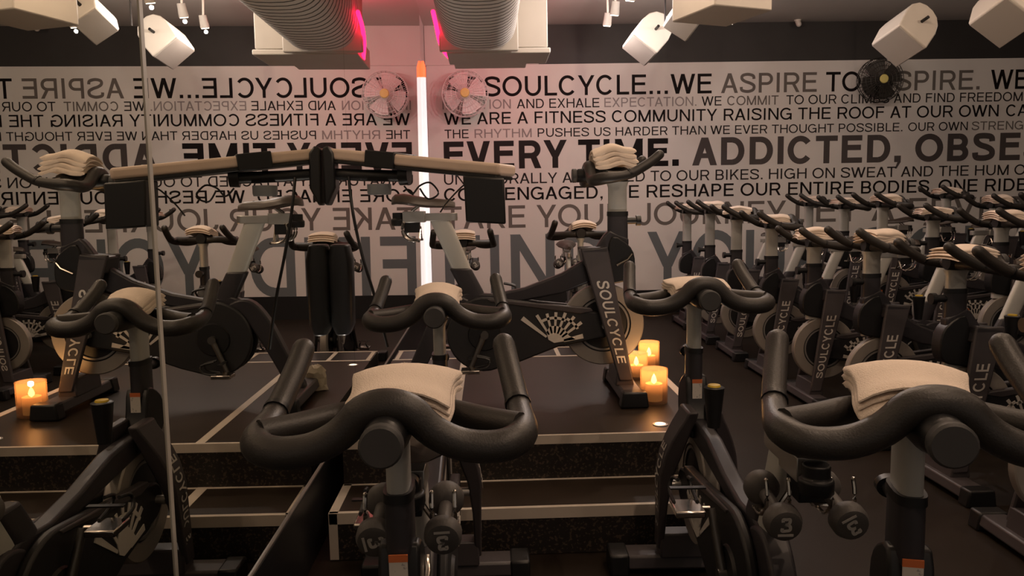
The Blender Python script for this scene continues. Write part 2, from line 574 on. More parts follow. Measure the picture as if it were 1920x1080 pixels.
# mural -------------------------------------------------------------
PZ0, PZ1 = 0.255, 2.725
mural = empty('wall_mural', (3.2, WALL_Y - 0.012, 0))
tag(mural, 'white wall panel covered in rows of grey and black capital lettering', 'wall mural')
MB().box((0.6, 0.004, (PZ0 + PZ1) / 2), (7.58, 0.014, PZ1 - PZ0)).build('panel', M_PANEL, mural)
ROWS = [  # y at two x positions (baseline), cap height px at x=900, fat, words (string, x0, x1, ink)
    ((835, 183), (1900, 166.7), 37, 0.014, [('AT', 832, 893, 'K'), ('SOULCYCLE...WE', 908.6, 1333.5, 'K'), ('ASPIRE', 1351, 1530, 'M'),
                                   ('TO', 1547, 1612, 'K'), ('INSPIRE.', 1628, 1834.6, 'M'), ('WE', 1855, 1925, 'K')]),
    ((830, 206.6), (1910, 189), 17.5, 0.008, [('INTENTION', 830, 958, 'L'), ('AND EXHALE', 969, 1123.6, 'D'), ('EXPECTATION.', 1132.7, 1305, 'L'),
                                   ('WE', 1314.6, 1352, 'D'), ('COMMIT', 1362.5, 1458.5, 'M'), ('TO OUR CLIMBS AND FIND FREEDOM', 1473, 1915, 'D')]),
    ((835, 236.5), (1910, 216), 22.5, 0.010, [('WE ARE A FITNESS COMMUNITY', 833, 1343.6, 'K'), ('RAISING THE ROOF AT OUR OWN', 1356, 1870, 'K'),
                                     ('CARDIO', 1884, 2000, 'K')]),
    ((840, 260), (1900, 243), 16.5, 0.008, [('THE', 834, 879, 'D'), ('RHYTHM', 890, 997, 'L'), ('PUSHES US HARDER THAN WE EVER THOUGHT POSSIBLE.', 1008, 1690, 'D'),
                                   ('OUR OWN', 1701, 1812.6, 'D'), ('STRENGTH', 1820, 1948, 'M')]),
    ((835, 318), (1890, 301), 53, 0.036, [('EVERY', 833, 1063, 'D'), ('TIME.', 1084, 1272, 'K'), ('ADDICTED,', 1297, 1687, 'G'), ('OBSESSED', 1713.5, 2105, 'G')]),
    ((940, 345), (1900, 327.7), 20, 0.008, [('UNNATURALLY ATTACHED TO OUR BIKES.', 833, 1428.6, 'D'), ('HIGH ON SWEAT AND THE HUM OF', 1440.5, 1937, 'D')]),
    ((950, 375.6), (1900, 357.6), 24.5, 0.013, [('CORE ENGAGED, WE RESHAPE OUR ENTIRE BODIES,', 833, 1748, 'K'), ('ONE RIDE', 1757.5, 1923, 'K')]),
    ((960, 427), (1200, 422.5), 43, 0.014, [('TAKE YOUR JOURNEY', 833, 1472, 'M'), ('LET A FEVER', 1490, 1918, 'M')]),
    ((780, 553), (1000, 549), 114, 0.020, [('FIND', 836, 1140, 'T'), ('YOUR', 1213, 1556, 'T'), ('SOUL', 1604, 1960, 'T')]),
]
for (xa, ya), (xb, yb), cap, fat, words in ROWS:
    pa, pb = at_y(xa, ya, WALL_Y), at_y(xb, yb, WALL_Y)
    zb = (pa.z + pb.z) / 2
    ph = at_y(900, 200, WALL_Y).z - at_y(900, 200 + cap, WALL_Y).z
    q = MB()
    for st, x0, x1, k in words:
        yy = ya + (yb - ya) * (x0 - xa) / (xb - xa)
        X0, X1 = at_y(x0, yy, WALL_Y).x, at_y(x1, yy, WALL_Y).x
        vs, fs, w = text_geo(st, fat)
        kx = (X1 - X0) / w
        # one part per word: cut where the gap between letters is a space
        spans = sorted((min(vs[i][0] for i in f), max(vs[i][0] for i in f)) for f in fs)
        cuts, end = [], spans[0][1]
        for a_, b_ in spans[1:]:
            if a_ - end > 0.33:
                cuts.append((a_ + end) / 2)
            end = max(end, b_)
        bins = {}
        for f in fs:
            cxm = sum(vs[i][0] for i in f) / len(f)
            bins.setdefault(sum(cxm > c for c in cuts), []).append(f)
        for _, ff in sorted(bins.items()):
            q = MB()
            ids = sorted({i for f in ff for i in f})
            mp = {i: n for n, i in enumerate(ids)}
            q.add([(X0 + vs[i][0] * kx - 3.2, -0.0040 - 0.0002 * vs[i][2], zb + vs[i][1] * ph) for i in ids], [tuple(mp[i] for i in f) for f in ff])
            q.build('lettering', INKS[k], mural)

slab('trim_5', 0.0, 1.22, WALL_Y - 0.016, WALL_Y, PZ1 + 0.002, CEIL, M_PLAIN)

# podium ------------------------------------------------------------
pod = empty('podium', (0.8, 3.5, 0))
tag(pod, 'low dark rubber instructor podium with speckled risers and white taped edges', 'podium')
PX0, PX1, PY0, PY1 = 0.07, 1.53, 2.83, 4.37
L = lambda x, y, z: (x - 0.8, y - 3.5, z)


def lbox(b, x0, x1, y0, y1, z0, z1):
    return b.box(L((x0 + x1) / 2, (y0 + y1) / 2, (z0 + z1) / 2), (x1 - x0, y1 - y0, z1 - z0))


lbox(MB(), PX0, PX1, PY0, PY1, 0.002, POD - 0.012).build('platform', M_RISER, pod)
lbox(MB(), PX0, PX1, PY0, PY1, POD - 0.012, POD).build('top_mat', M_POD, pod)
st_ = lbox(MB(), PX0, PX1, 2.55, PY0 - 0.001, 0.002, 0.162).build('step', M_RISER, pod)
lbox(MB(), PX0, PX1, 2.55, PY0 - 0.001, 0.162, 0.17).build('tread_mat', M_POD, st_)
rs = lbox(MB(), PX0, PX1, PY1 + 0.001, 4.66, 0.002, POD - 0.004).build('rear_step', M_BASE, pod)
tp = MB()
T = POD + 0.0015
lbox(tp, PX0, PX1, PY0 - 0.003, PY0 + 0.012, T - 0.034, T)          # top nosing
lbox(tp, PX0, PX1, PY1 - 0.02, PY1 + 0.003, POD - 0.02, T)
lbox(tp, PX1 - 0.035, PX1 + 0.002, PY0, PY1, POD - 0.02, T)
lbox(tp, 0.47, 0.505, PY0 + 0.012, PY1 - 0.02, POD - 0.004, T)
lbox(tp, PX0, PX1, 2.547, 2.565, 0.17 - 0.038, 0.1715)              # step nosing
lbox(tp, PX0, PX1, PY0 - 0.016, PY0 - 0.002, 0.16, 0.1715)
lbox(tp, PX0 - 0.002, PX0 + 0.03, 2.55, PY0, 0.16, 0.1715)
lbox(tp, PX0 - 0.002, PX0 + 0.028, 2.547, 2.552, 0.004, 0.17)
lbox(tp, 0.46, 0.50, 2.56, PY0, 0.16, 0.1713)
lbox(tp, PX0, PX1, 4.645, 4.665, POD - 0.03, POD - 0.002)
for xx in (0.09, 0.32, 0.56, 0.80, 1.04, 1.28, 1.5):
    lbox(tp, xx - 0.012, xx + 0.012, PY1, 4.65, POD - 0.008, POD - 0.002)
tp.build('edge_tape', M_TAPE, pod)

# ------------------------------------------------------------------ bikes
def in_frame(x, z):
    return x, z


BEAM = [(0.085, 0.80), (0.066, 0.737), (0.03, 0.685), (-0.03, 0.625), (-0.128, 0.567), (-0.298, 0.505), (-0.44, 0.478), (-0.56, 0.49),
        (-0.66, 0.455), (-0.62, 0.405), (-0.54, 0.405), (-0.346, 0.437), (-0.128, 0.475), (-0.01, 0.52), (0.10, 0.575), (0.17, 0.60),
        (0.178, 0.70), (0.178, 0.80)]


BEAM_LOW = [(0.085, 0.565), (0.04, 0.567), (-0.03, 0.567), (-0.128, 0.56), (-0.298, 0.505), (-0.44, 0.478), (-0.56, 0.49),
            (-0.66, 0.455), (-0.62, 0.405), (-0.54, 0.405), (-0.346, 0.437), (-0.128, 0.465), (-0.01, 0.48), (0.10, 0.49), (0.172, 0.50), (0.172, 0.63)]


def oval(cx, cy, z, lx, ly, n=20, p=3.2):
    out = []
    for j in range(n):
        q = 2 * math.pi * j / n
        c, s_ = math.cos(q), math.sin(q)
        out.append((cx + lx / 2 * math.copysign(abs(c) ** (2 / p), c), cy + ly / 2 * math.copysign(abs(s_) ** (2 / p), s_), z))
    return out


def emblem(side):
    """spoked wheel-shaped crest: a filled wedge with spokes fanning forward and up"""
    q = MB()
    y = side * 0.0
    c = (-0.20, 0.245)
    def P(a, r):
        return (c[0] + r * math.cos(math.radians(a)), c[1] + r * math.sin(math.radians(a)))
    t = 0.0015
    def poly(pts):
        q.prism(pts, y - t, y + t)
    poly([c, P(8, 0.10), P(24, 0.075), P(44, 0.075), P(64, 0.078), P(84, 0.078), P(104, 0.078), P(124, 0.062), P(150, 0.03)])
    for a, r, w in ((141, 0.185, 6), (121, 0.150, 5), (103, 0.138, 5), (86, 0.140, 5), (69, 0.146, 5), (52, 0.150, 5), (36, 0.155, 5), (12, 0.135, 8)):
        poly([P(a - w, 0.045), P(a - w * 0.55, r), P(a + w * 0.55, r), P(a + w, 0.045)])
    for a0, a1, r in ((30, 62, 0.118), (62, 118, 0.108)):
        for a in range(a0, a1, 8):
            poly([P(a, r), P(a, r + 0.012), P(a + 8, r + 0.012), P(a + 8, r)])
    return q


def make_bike(low, knob):
    """road of the bike is +x, rider-side handlebar over the origin, floor at z=0"""
    wz = (lambda x, y, z: (x, y, z if z < 0.45 else 0.45 + (z - 0.45) * 0.79)) if low else (lambda x, y, z: (x, y, z))
    dz = -0.14 if low else 0.0
    root = empty('spin_bike')
    # frame: main beam, head tube, seat tube, rear leg
    b = MB()
    if low:
        b.prism(BEAM_LOW, -0.024, 0.024)
    else:
        b.prism([p for p in BEAM if p[1] < 0.79] + [(0.178, 0.72), (0.09, 0.76)], -0.024, 0.024)
    b.loft([oval(0.130, 0, 0.834, 0.092, 0.046), oval(0.130, 0, 0.70, 0.094, 0.047), oval(0.128, 0, 0.56, 0.096, 0.047)])
    if not low:
        b.prism([(-0.045, 0.675), (0.075, 0.69), (0.09, 0.62), (-0.03, 0.60)], -0.066, 0.066)          # fork crown
    b.loft([oval(-0.590, 0, 0.600, 0.098, 0.046), oval(-0.54, 0, 0.50, 0.10, 0.048), oval(-0.505, 0, 0.42, 0.10, 0.05)])
    b.warp(wz)
    leg = smooth2([(-0.545, 0.44), (-0.60, 0.475), (-0.66, 0.46), (-0.72, 0.39), (-0.775, 0.28), (-0.835, 0.15), (-0.875, 0.065), (-0.80, 0.065),
                   (-0.755, 0.15), (-0.69, 0.27), (-0.63, 0.36)], 3)
    b.prism(leg, -0.03, 0.03)
    b.build('frame', M_FRAME, root, bevel=0.011, seg=3)
    # collar where the post enters
    q = MB().loft([oval(0.130, 0, 0.842, 0.096, 0.050), oval(0.130, 0, 0.822, 0.097, 0.051)]).warp(wz)
    q.build('post_collar', M_BLACK, root)
    q = MB().cyl((0.17, 0, 0.80), (0.215, 0, 0.80), 0.016).cyl((0.215, 0, 0.80), (0.235, 0, 0.80), 0.024).warp(wz)
    q.build('release_knob', M_BLACK, root)
    q = MB().prism(smooth2([(0.10, 0.73), (0.185, 0.68), (0.205, 0.60), (0.185, 0.535), (0.10, 0.515), (0.02, 0.50), (0.07, 0.60)], 3), -0.034, 0.034).warp(wz)
    br = q.build('brake_cover', M_BLACK, root, bevel=0.006)
    MB().tube([(0.12, -0.037, 0.60), (0.17, -0.04, 0.625), (0.19, -0.037, 0.65)], 0.006, 8).warp(wz).build('brake_lever', M_CHROME, br)
    # flywheel
    q = MB()
    R = 0.187
    q.lathe([(0.128, -0.020), (0.182, -0.022), (R, -0.017), (R, 0.017), (0.182, 0.022), (0.128, 0.020)], (0.06, 0, 0.328), 'y', 56, closed=True)
    fl = q.build('flywheel', M_WHEEL, root)
    q = MB().lathe([(0.0, -0.011), (0.129, -0.011), (0.129, 0.011), (0.0, 0.011)], (0.06, 0, 0.328), 'y', 48)
    q.build('wheel_disc', M_GUARD, fl)
    q = MB()
    for sg in (-1, 1):
        q.lathe([(0.112, sg * 0.012), (0.112, sg * 0.017), (0.121, sg * 0.017), (0.121, sg * 0.012)], (0.06, 0, 0.328), 'y', 48, closed=True)
    q.build('wheel_ring', M_RING, fl)
    q = MB().cyl((0.06, -0.085, 0.328), (0.06, 0.085, 0.328), 0.014)
    q.build('axle', M_STEEL, fl)
    # guards
    ga, gb, ra, rb = (-0.485, 0.30), (0.045, 0.328), 0.17, 0.058
    out = []
    for k in range(0, 19):
        a = math.radians(82 + k * (278 - 82) / 18)
        out.append((ga[0] + ra * math.cos(a), ga[1] + ra * math.sin(a)))
    out += [(-0.33, 0.168), (-0.15, 0.235)]
    for k in range(0, 9):
        a = math.radians(-75 + k * 155 / 8)
        out.append((gb[0] + rb * math.cos(a), gb[1] + rb * math.sin(a)))
    out += [(-0.10, 0.415), (-0.30, 0.448)]
    for sg in (-1, 1):
        q = MB().prism(out, sg * 0.030, sg * 0.056)
        g = q.build('belt_guard', M_GUARD, root, bevel=0.008)
        e = emblem(sg).warp(lambda x, y, z: (x + 0.03, y + sg * 0.0575, z + 0.01))
        e.build('emblem', M_LETTER, g)
        q = MB().prism([(-0.47, 0.462), (-0.46, 0.448), (-0.05, 0.385), (0.01, 0.395), (0.0, 0.41)], sg * 0.03, sg * 0.06)
        q.build('guard_rail', M_FORK, g, bevel=0.004)
        q = MB().lathe([(0.0, sg * 0.056), (0.075, sg * 0.056), (0.07, sg * 0.064), (0.0, sg * 0.064)], (-0.485, 0, 0.30), 'y', 32)
        q.build('crank_disc', M_BLACK, g)
    # fork blades with lettering
    vs, fs, w = text_geo('SOULCYCLE', 0.022, 1.02)
    Z0, Z1 = 0.664, 0.085
    def cx(z): return 0.018 + (Z0 - z) / (Z0 - 0.131) * (0.138 - 0.018)
    def hw(z): return 0.061 + (Z0 - z) / (Z0 - 0.131) * (0.034 - 0.061)
    def yo(z):
        if low:
            return 0.036 + min(1, max(0, (0.60 - z) / 0.26)) ** 0.8 * 0.070
        return 0.055 + (Z0 - z) / (Z0 - Z1) * 0.052
    def ht(z):
        return 0.011 + (0.017 * max(0, 1 - abs(z - 0.45) / 0.24) if low else 0)
    for sg in (-1, 1):
        q = MB()
        rings = []
        for z in ((0.62, 0.59, 0.55, 0.49, 0.43, 0.36, 0.25, 0.13, Z1) if low else (0.684, 0.664, 0.55, 0.40, 0.25, 0.13, Z1)):
            y = yo(z) * sg
            rings.append([(cx(z) - hw(z), y - ht(z), z), (cx(z) + hw(z), y - ht(z), z), (cx(z) + hw(z), y + ht(z), z), (cx(z) - hw(z), y + ht(z), z)])
        q.loft(rings).warp(wz)
        fk = q.build('fork_blade', M_FORK, root, bevel=0.006, angle=30)
        q = MB()
        za, zb_ = (0.47 if low else 0.535), 0.165                       # text runs down the blade, letter tops forward
        if sg > 0:
            za, zb_ = zb_, za                        # on the left it runs upward
        ch = 0.046
        pts = []
        for vx, vy, vk in vs:
            z = za + (zb_ - za) * vx / w
            pts.append((cx(z) + (vy - 0.5) * ch * (0.8 + 0.4 * (z - 0.165) / 0.37), yo(z) * sg + sg * (ht(z) + 0.0012 + 0.0002 * vk), z))
        q.add(pts, fs).warp(wz)
        q.build('lettering', M_LETTER, fk)
    # handlebar (built around its own height, set per bike)
    b = MB()
    def mirror(p): return (p[0], -p[1], p[2])
    half = [(0, 0.0, 0.046), (0, 0.033, 0.037), (0.0, 0.070, 0.004), (0.0, 0.108, -0.015), (0.0, 0.148, -0.021), (0.006, 0.180, -0.019),
            (0.030, 0.200, -0.014), (0.085, 0.205, -0.010), (0.15, 0.202, 0.002), (0.205, 0.195, 0.030), (0.25, 0.188, 0.058), (0.28, 0.183, 0.082)]
    path = [mirror(p) for p in reversed(half[1:])] + half
    pts = smooth(path, 4)
    rad = []
    for p in pts:
        horn = max(0, min(1, (p.x - 0.06) / 0.06))
        rad.append(0.0248 - 0.0042 * horn if abs(p.y) > 0.05 else 0.0265)
    b.tube(pts, rad, 14, round_ends=True)
    for sg in (-1, 1):
        b.tube(smooth([(0.045, 0.199 * sg, -0.004), (0.085, 0.145 * sg, -0.004), (0.125, 0.085 * sg, 0.0), (0.14, 0.03 * sg, 0.0), (0.14, -0.01 * sg, 0.0)], 4),
               0.022, 12)
        b.tube([(0.0, 0.036 * sg, 0.018), (0.07, 0.036 * sg, 0.0), (0.14, 0.04 * sg, -0.002)], 0.014, 10)
    hb = b.build('handlebar', M_GRIP, root, loc=(0, 0, 1.0))
    q = MB().lathe([(0.0, -0.055), (0.024, -0.055), (0.030, -0.048), (0.032, -0.02), (0.036, 0.0), (0.036, 0.16), (0.03, 0.175), (0.0, 0.175)], (0, 0, 0.006), 'x', 24)
    stem = q.build('stem', M_BLACK, hb)
    q = MB().lathe([(0.0, -0.076), (0.028, -0.076), (0.0315, -0.072), (0.0315, -0.058), (0.028, -0.054), (0.0, -0.054)], (0, 0.0, 0.006), 'x', 24)
    q.build('slider_knob', M_CAP, hb)
    for sg in (-1, 1):
        q = MB().tube([(0.146, sg * 0.2015, 0.003), (0.154, sg * 0.2005, 0.0065)], 0.0222, 14)
        q.build('grip_ring', M_BLACK, hb)
    q = MB().loft([oval(0.130, 0, -0.46, 0.085, 0.038), oval(0.130, 0, -0.05, 0.085, 0.038), oval(0.130, 0, -0.025, 0.10, 0.06)])
    q.build('handlebar_post', M_ALU, hb)
    if knob:
        zk = 0.567 if low else 0.60
        q = MB().lathe([(0.0, 0.0), (0.018, 0.0), (0.021, 0.03), (0.029, 0.11), (0.030, 0.118), (0.024, 0.121), (0.0, 0.121)], (-0.12, 0, zk), 'z', 22)
        kn = q.build('resistance_knob', M_BLACK, root)
        MB().lathe([(0.0, 0.121), (0.019, 0.121), (0.017, 0.126), (0.0, 0.127)], (-0.12, 0, zk), 'z', 22).build('knob_cap', M_YELLOW, kn)
        z0, z1 = (0.575, 0.65) if low else (0.66, 0.745)
        q = MB().box((0.0795, 0, (z0 + z1) / 2), (0.003, 0.030, z1 - z0))
        stk = q.build('warning_sticker', M_STICKER, root)
        MB().box((0.0793, 0, z1 + 0.006), (0.003, 0.031, 0.012)).build('orange_band', M_ORANGE, stk)
    # saddle assembly
    q = MB()
    secs = []
    for x, hwid, zt, th in ((-0.885, 0.045, 0.925, 0.035), (-0.87, 0.072, 0.938, 0.045), (-0.83, 0.082, 0.94, 0.05), (-0.78, 0.072, 0.93, 0.05), (-0.73, 0.048, 0.92, 0.046),
                            (-0.68, 0.032, 0.915, 0.042), (-0.63, 0.026, 0.91, 0.036), (-0.605, 0.014, 0.898, 0.022)):
        ring = []
        for j in range(14):
            a = 2 * math.pi * j / 14
            ring.append((x, hwid * math.cos(a), zt - th / 2 + th / 2 * math.sin(a) - (0.012 * (abs(math.cos(a)) ** 3))))
        secs.append(ring)
    q.loft(secs)
    sd = q.build('saddle', M_SADDLE, root, loc=(0, 0, dz))
    q = MB().loft([oval(-0.69, 0, 0.85, 0.19, 0.045), oval(-0.69, 0, 0.815, 0.19, 0.045)])
    q.box((-0.79, 0, 0.835), (0.10, 0.06, 0.05)).tube([(-0.80, 0.025, 0.86), (-0.76, 0.03, 0.89), (-0.66, 0.02, 0.885)], 0.006, 8).tube(
        [(-0.80, -0.025, 0.86), (-0.76, -0.03, 0.89), (-0.66, -0.02, 0.885)], 0.006, 8)
    q.build('saddle_slider', M_STEEL, root, bevel=0.003, loc=(0, 0, dz))
    q = MB().lathe([(0.0, 0.0), (0.030, 0.0), (0.033, 0.012), (0.033, 0.03), (0.026, 0.034), (0.026, 0.06), (0.0, 0.06)], (-0.862, 0, 0.795), 'z', 22)
    q.box((-0.80, 0, 0.80), (0.07, 0.045, 0.07))
    q.build('saddle_clamp', M_BLACK, root, bevel=0.003, loc=(0, 0, dz))
    q = MB().loft([oval(-0.675, 0, 0.82, 0.092, 0.036), oval(-0.585, 0, 0.60, 0.088, 0.036), oval(-0.55, 0, 0.52, 0.088, 0.034)])
    sp = q.build('saddle_post', M_ALU, root, loc=(0, 0, dz))
    # dumbbell cradles
    for sg in (-1, 1):
        q = MB()
        for k in (-0.022, 0.022):
            yy = sg * 0.064 + k
            q.tube(smooth([(-0.765, yy, 0.730), (-0.80, yy, 0.731), (-0.83, yy, 0.752), (-0.838, yy, 0.785), (-0.83, yy, 0.812)], 3), 0.0045, 8, round_ends=True)
        q.tube([(-0.765, sg * 0.0, 0.79), (-0.765, sg * 0.035, 0.735), (-0.765, sg * 0.09, 0.729)], 0.006, 8)
        q.build('dumbbell_cradle', M_CHROME, root, loc=(0, 0, dz))
    # cranks and pedals
    for sg, ang in ((1, 66), (-1, 246)):
        a = math.radians(ang)
        ex, ez = -0.485 + 0.16 * math.cos(a), 0.30 + 0.16 * math.sin(a)
        q = MB().tube([(-0.485, sg * 0.07, 0.30), (ex, sg * 0.085, ez)], [0.014, 0.010], 10, up=(0, 1, 0))
        q.cyl((-0.485, sg * 0.05, 0.30), (-0.485, sg * 0.085, 0.30), 0.018)
        ck = q.build('crank_arm', M_CRANK, root)
        q = MB().box((ex, sg * 0.145, ez), (0.085, 0.075, 0.018)).cyl((ex, sg * 0.085, ez), (ex, sg * 0.16, ez), 0.007)
        pd = q.build('pedal', M_CHROME, ck, bevel=0.004)
        q = MB()
        for k in (-0.03, 0.03):
            q.tube(smooth([(ex + 0.02, sg * 0.145 + k, ez + 0.01), (ex + 0.075, sg * 0.145 + k, ez + 0.02), (ex + 0.085, sg * 0.145 + k * 0.7, ez + 0.05),
                           (ex + 0.03, sg * 0.145 + k * 0.6, ez + 0.065)], 3), 0.005, 8)
        q.box((ex + 0.0, sg * 0.145, ez + 0.055), (0.016, 0.09, 0.004))
        q.build('toe_cage', M_BLACK, pd)
    # stabiliser feet
    for x in (0.158, -0.84):
        q = MB().prism([(x - 0.055, 0.02), (x + 0.055, 0.02), (x + 0.045, 0.065), (x - 0.045, 0.065)], -0.235, 0.235)
        ft = q.build('stabilizer_foot', M_FORK, root, bevel=0.008)
        for sg in (-1, 1):
            q = MB().prism([(x - 0.062, 0.0), (x + 0.062, 0.0), (x + 0.052, 0.07), (x - 0.052, 0.07)], sg * 0.21, sg * 0.275)
            q.build('end_cap', M_BLACK, ft, bevel=0.008)
    q = MB().prism([(0.10, 0.06), (0.185, 0.06), (0.172, 0.14), (0.108, 0.14)], -0.11, 0.11)
    q.build('foot_bracket', M_FORK, root, bevel=0.006)
    return root


PROTO = {('low', 1): make_bike(True, True), ('tall', 0): make_bike(False, False), ('tall', 1): make_bike(False, True)}
PROTO_USED = set()


def bike(kind, x, y, z, rz, bar, label, group):
    p = PROTO[kind]
    if kind in PROTO_USED:
        r = copy_tree(p)
    else:
        PROTO_USED.add(kind)
        r = p
    r.location = (x, y, z)
    r.rotation_euler = (0, 0, rz)
    for ch in r.children:
        if ch.name.split('.')[0] == 'handlebar':
            ch.location = (0, 0, bar)
    tag(r, label, 'exercise bike', group)
    return r


# towels -------------------------------------------------------------
def towel_mesh(layers, length, width, thick, sag, seed, lift=0.0):
    """folded cotton towel: layers stacked and bent over the two bars; local x forward, z = 0 at the bar's centre line"""
    rr = random.Random(seed)
    q = MB()
    lt = thick / layers
    nx, ny = 12, 9
    for k in range(layers):
        rings = []
        off = rr.uniform(-0.006, 0.006)
        for i in range(nx + 1):
            u = i / nx
            x = 0.018 + off + u * length
            e = min(u, 1 - u) * length
            th = lt * 0.97 * (1 if e > lt * 0.6 else max(0.25, math.sin(math.acos(max(0, 1 - e / (lt * 0.6))))))
            ring = []
            prof = [(-1, 0)] + [(-1 + 2 * j / (ny - 1), 1) for j in range(ny)] + [(1, 0)] + [(1 - 2 * j / (ny - 1), -1) for j in range(ny)]
            for s_, t_ in prof:
                ww = width / 2 * (0.94 + 0.14 * u) * (1 - (0 if t_ == 0 else 0.025)) + 0.003 * math.sin(7 * u + k)
                y = s_ * ww
                drop = -sag * abs(s_) ** 2.2 * (1 - 0.45 * u)
                z = 0.032 + lift * u + lt * (k + 0.5) + drop + t_ * th / 2 + 0.004 * math.sin(u * 9 + k * 0.6 + seed) + 0.010 * math.sin(math.pi * u)
                ring.append((x, y, z))
            rings.append(ring)
        q.loft(rings)
    return q


TOWEL_PROTO = []
for a in ((3, 0.165, 0.160, 0.044, 0.030, 1, 0.012), (4, 0.21, 0.165, 0.056, 0.018, 2, 0.0), (4, 0.18, 0.18, 0.060, 0.03, 4, 0.0)):
    TOWEL_PROTO.append(towel_mesh(*a).build('folded_towel', M_TOWEL, angle=60))
TOWEL_USED = set()


def towel(kind, x, y, z, rz, label, group, s=(1, 1, 1), dr=0.0, dx=0.0, dy=0.0):
    o = TOWEL_PROTO[kind]
    if kind in TOWEL_USED:
        o = o.copy()
        COL.objects.link(o)
    TOWEL_USED.add(kind)
    o.location = (x + dx * math.cos(rz) - dy * math.sin(rz), y + dx * math.sin(rz) + dy * math.cos(rz), z)
    o.rotation_euler = (0, 0, rz + dr)
    o.scale = s
    tag(o, label, 'towel', group)
    return o


# dumbbells ----------------------------------------------------------
def make_dumbbell():
    root = empty('dumbbell')
    q = MB().lathe([(0.0, -0.045), (0.014, -0.045), (0.014, 0.045), (0.0, 0.045)], (0, 0, 0), 'x', 16)
    q.build('handle', M_BELL, root)
    for sg in (-1, 1):
        q = MB().lathe([(0.0, sg * 0.034), (0.014, sg * 0.035), (0.028, sg * 0.042), (0.036, sg * 0.054), (0.036, sg * 0.072), (0.031, sg * 0.083), (0.024, sg * 0.0855), (0.0, sg * 0.0855)],
                       (0, 0, 0), 'x', 24)
        hd = q.build('weight_head', M_BELL, root)
        vs, fs, w = text_geo('3', 0.035)
        q = MB()
        h = 0.031
        q.add([(sg * (0.0858 + 0.0001 * vk), sg * (vx - w / 2) * h, (vy - 0.35) * h) for vx, vy, vk in vs], fs)
        q.box((sg * 0.0860, 0, -0.0175), (0.0006, 0.030, 0.005))
        q.build('number', M_LETTER, hd)
    return root


DB = make_dumbbell()
DB_USED = []


def dumbbell(p, rz, tilt, roll, label, group):
    o = copy_tree(DB) if DB_USED else DB
    DB_USED.append(1)
    o.location = p
    o.rotation_mode = 'XYZ'
    o.rotation_euler = (roll, tilt, rz)
    tag(o, label, 'dumbbell', group)


def bike_set(kind, x, y, z, rz, bar, label, group, tk=None, tlabel=None, tgroup=None, ts=(1, 1, 1), tdr=0.0, bells=None, tdx=0.0, tdy=0.0):
    bike(kind, x, y, z, rz, bar, label, group)
    if tlabel:
        towel(tk, x, y, z + bar, rz, tlabel, tgroup, ts, tdr, tdx, tdy)
    if bells:
        dz = -0.14 if kind[0] == 'low' else 0
        for sg, lab, roll in bells:
            lx, ly, lz = -0.80, sg * 0.064, 0.752 + dz
            px = x + lx * math.cos(rz) - ly * math.sin(rz)
            py = y + lx * math.sin(rz) + ly * math.cos(rz)
            dumbbell((px, py, z + lz), rz, -0.16, roll, lab, 'dumbbells cradled behind the saddles')


H = math.pi / 2
GN = 'bikes around the viewer facing the far wall'
GT = 'folded towels on handlebars'
bike_set(('low', 1), 0.487, 1.10, 0, H + 0.01, 0.884, 'charcoal spin bike nearest the viewer at the left, round slider knob facing out', GN,
         0, 'cream folded towel on the nearest left handlebar, squarely in front of the podium steps', GT, (1, 1.04, 0.85), -0.03, None, 0.0, -0.012)
bike_set(('low', 1), 1.272, 1.03, 0, H - 0.25, 0.886, 'charcoal spin bike nearest the viewer at the right edge, thick dark handlebar', GN,
         0, 'bright cream folded towel lying askew on the nearest right handlebar', GT, (0.96, 1.02, 0.85), -0.12, None, 0.0, 0.022)
bike_set(('low', 1), 0.481, 2.25, 0, H, 0.895, 'charcoal spin bike by the mirror, one place ahead of the nearest left bike', GN,
         0, 'tan folded towel on the handlebar in front of the podium, beside the mirror', GT, (0.9, 0.85, 0.95), 0.0,
         [(1, 'grey dumbbell marked 3 half hidden left of the nearest left post', 1.4), (-1, 'grey dumbbell with upside down 3, right of the nearest left post', 3.1)])
bike_set(('low', 1), 1.291, 2.26, 0, H - 0.03, 0.925, 'charcoal spin bike beside the candles with a yellow capped resistance knob', GN,
         2, 'peach folded towel on the handlebar right of the candles', GT, (0.85, 1.0, 0.6), 0.0,
         [(1, 'grey dumbbell with an upright white 3, left of the nearest right bike', 0.0), (-1, 'grey dumbbell with a tilted 3, behind the nearest right post', 2.6)])
# instructor's bike on the podium
bike_set(('tall', 0), 1.10, 3.45, POD + 0.002, 0.0, 1.0, 'instructor spin bike standing side-on on the podium with lettered fork', 'instructor bike',
         1, 'striped looking folded towel on the raised instructor handlebar', GT, (0.9, 1.0, 1.45), 0.0)
# far bikes facing the viewer
GF = 'bikes beyond the podium facing the viewer'
bike_set(('tall', 1), 1.258, 5.22, 0, -H, 1.02, 'spin bike beyond the podium facing the viewer, seen left of the instructor handlebar post', GF,
         0, 'brightly lit yellowish towel on the bar beyond the podium', GT, (0.9, 0.95, 1), 0.15,
         [(1, 'small dumbbell behind the far saddle right of the black box', 0.3), (-1, 'small dumbbell behind the same far saddle, nearer the corner', 1.0)])
bike_set(('tall', 1), 0.47, 5.22, 0, -H, 0.975, 'spin bike beyond the podium beside the mirror, mostly behind the instructor saddle', GF,
         1, 'tan folded towel on the far bar beneath the hanging black box', GT, (0.9, 0.95, 0.9), 0.0,
         [(1, 'small dumbbell behind the far saddle by the mirror, away from the wall corner', 0.5), (-1, 'small dumbbell behind the far saddle closest to the mirror', 2.0)])
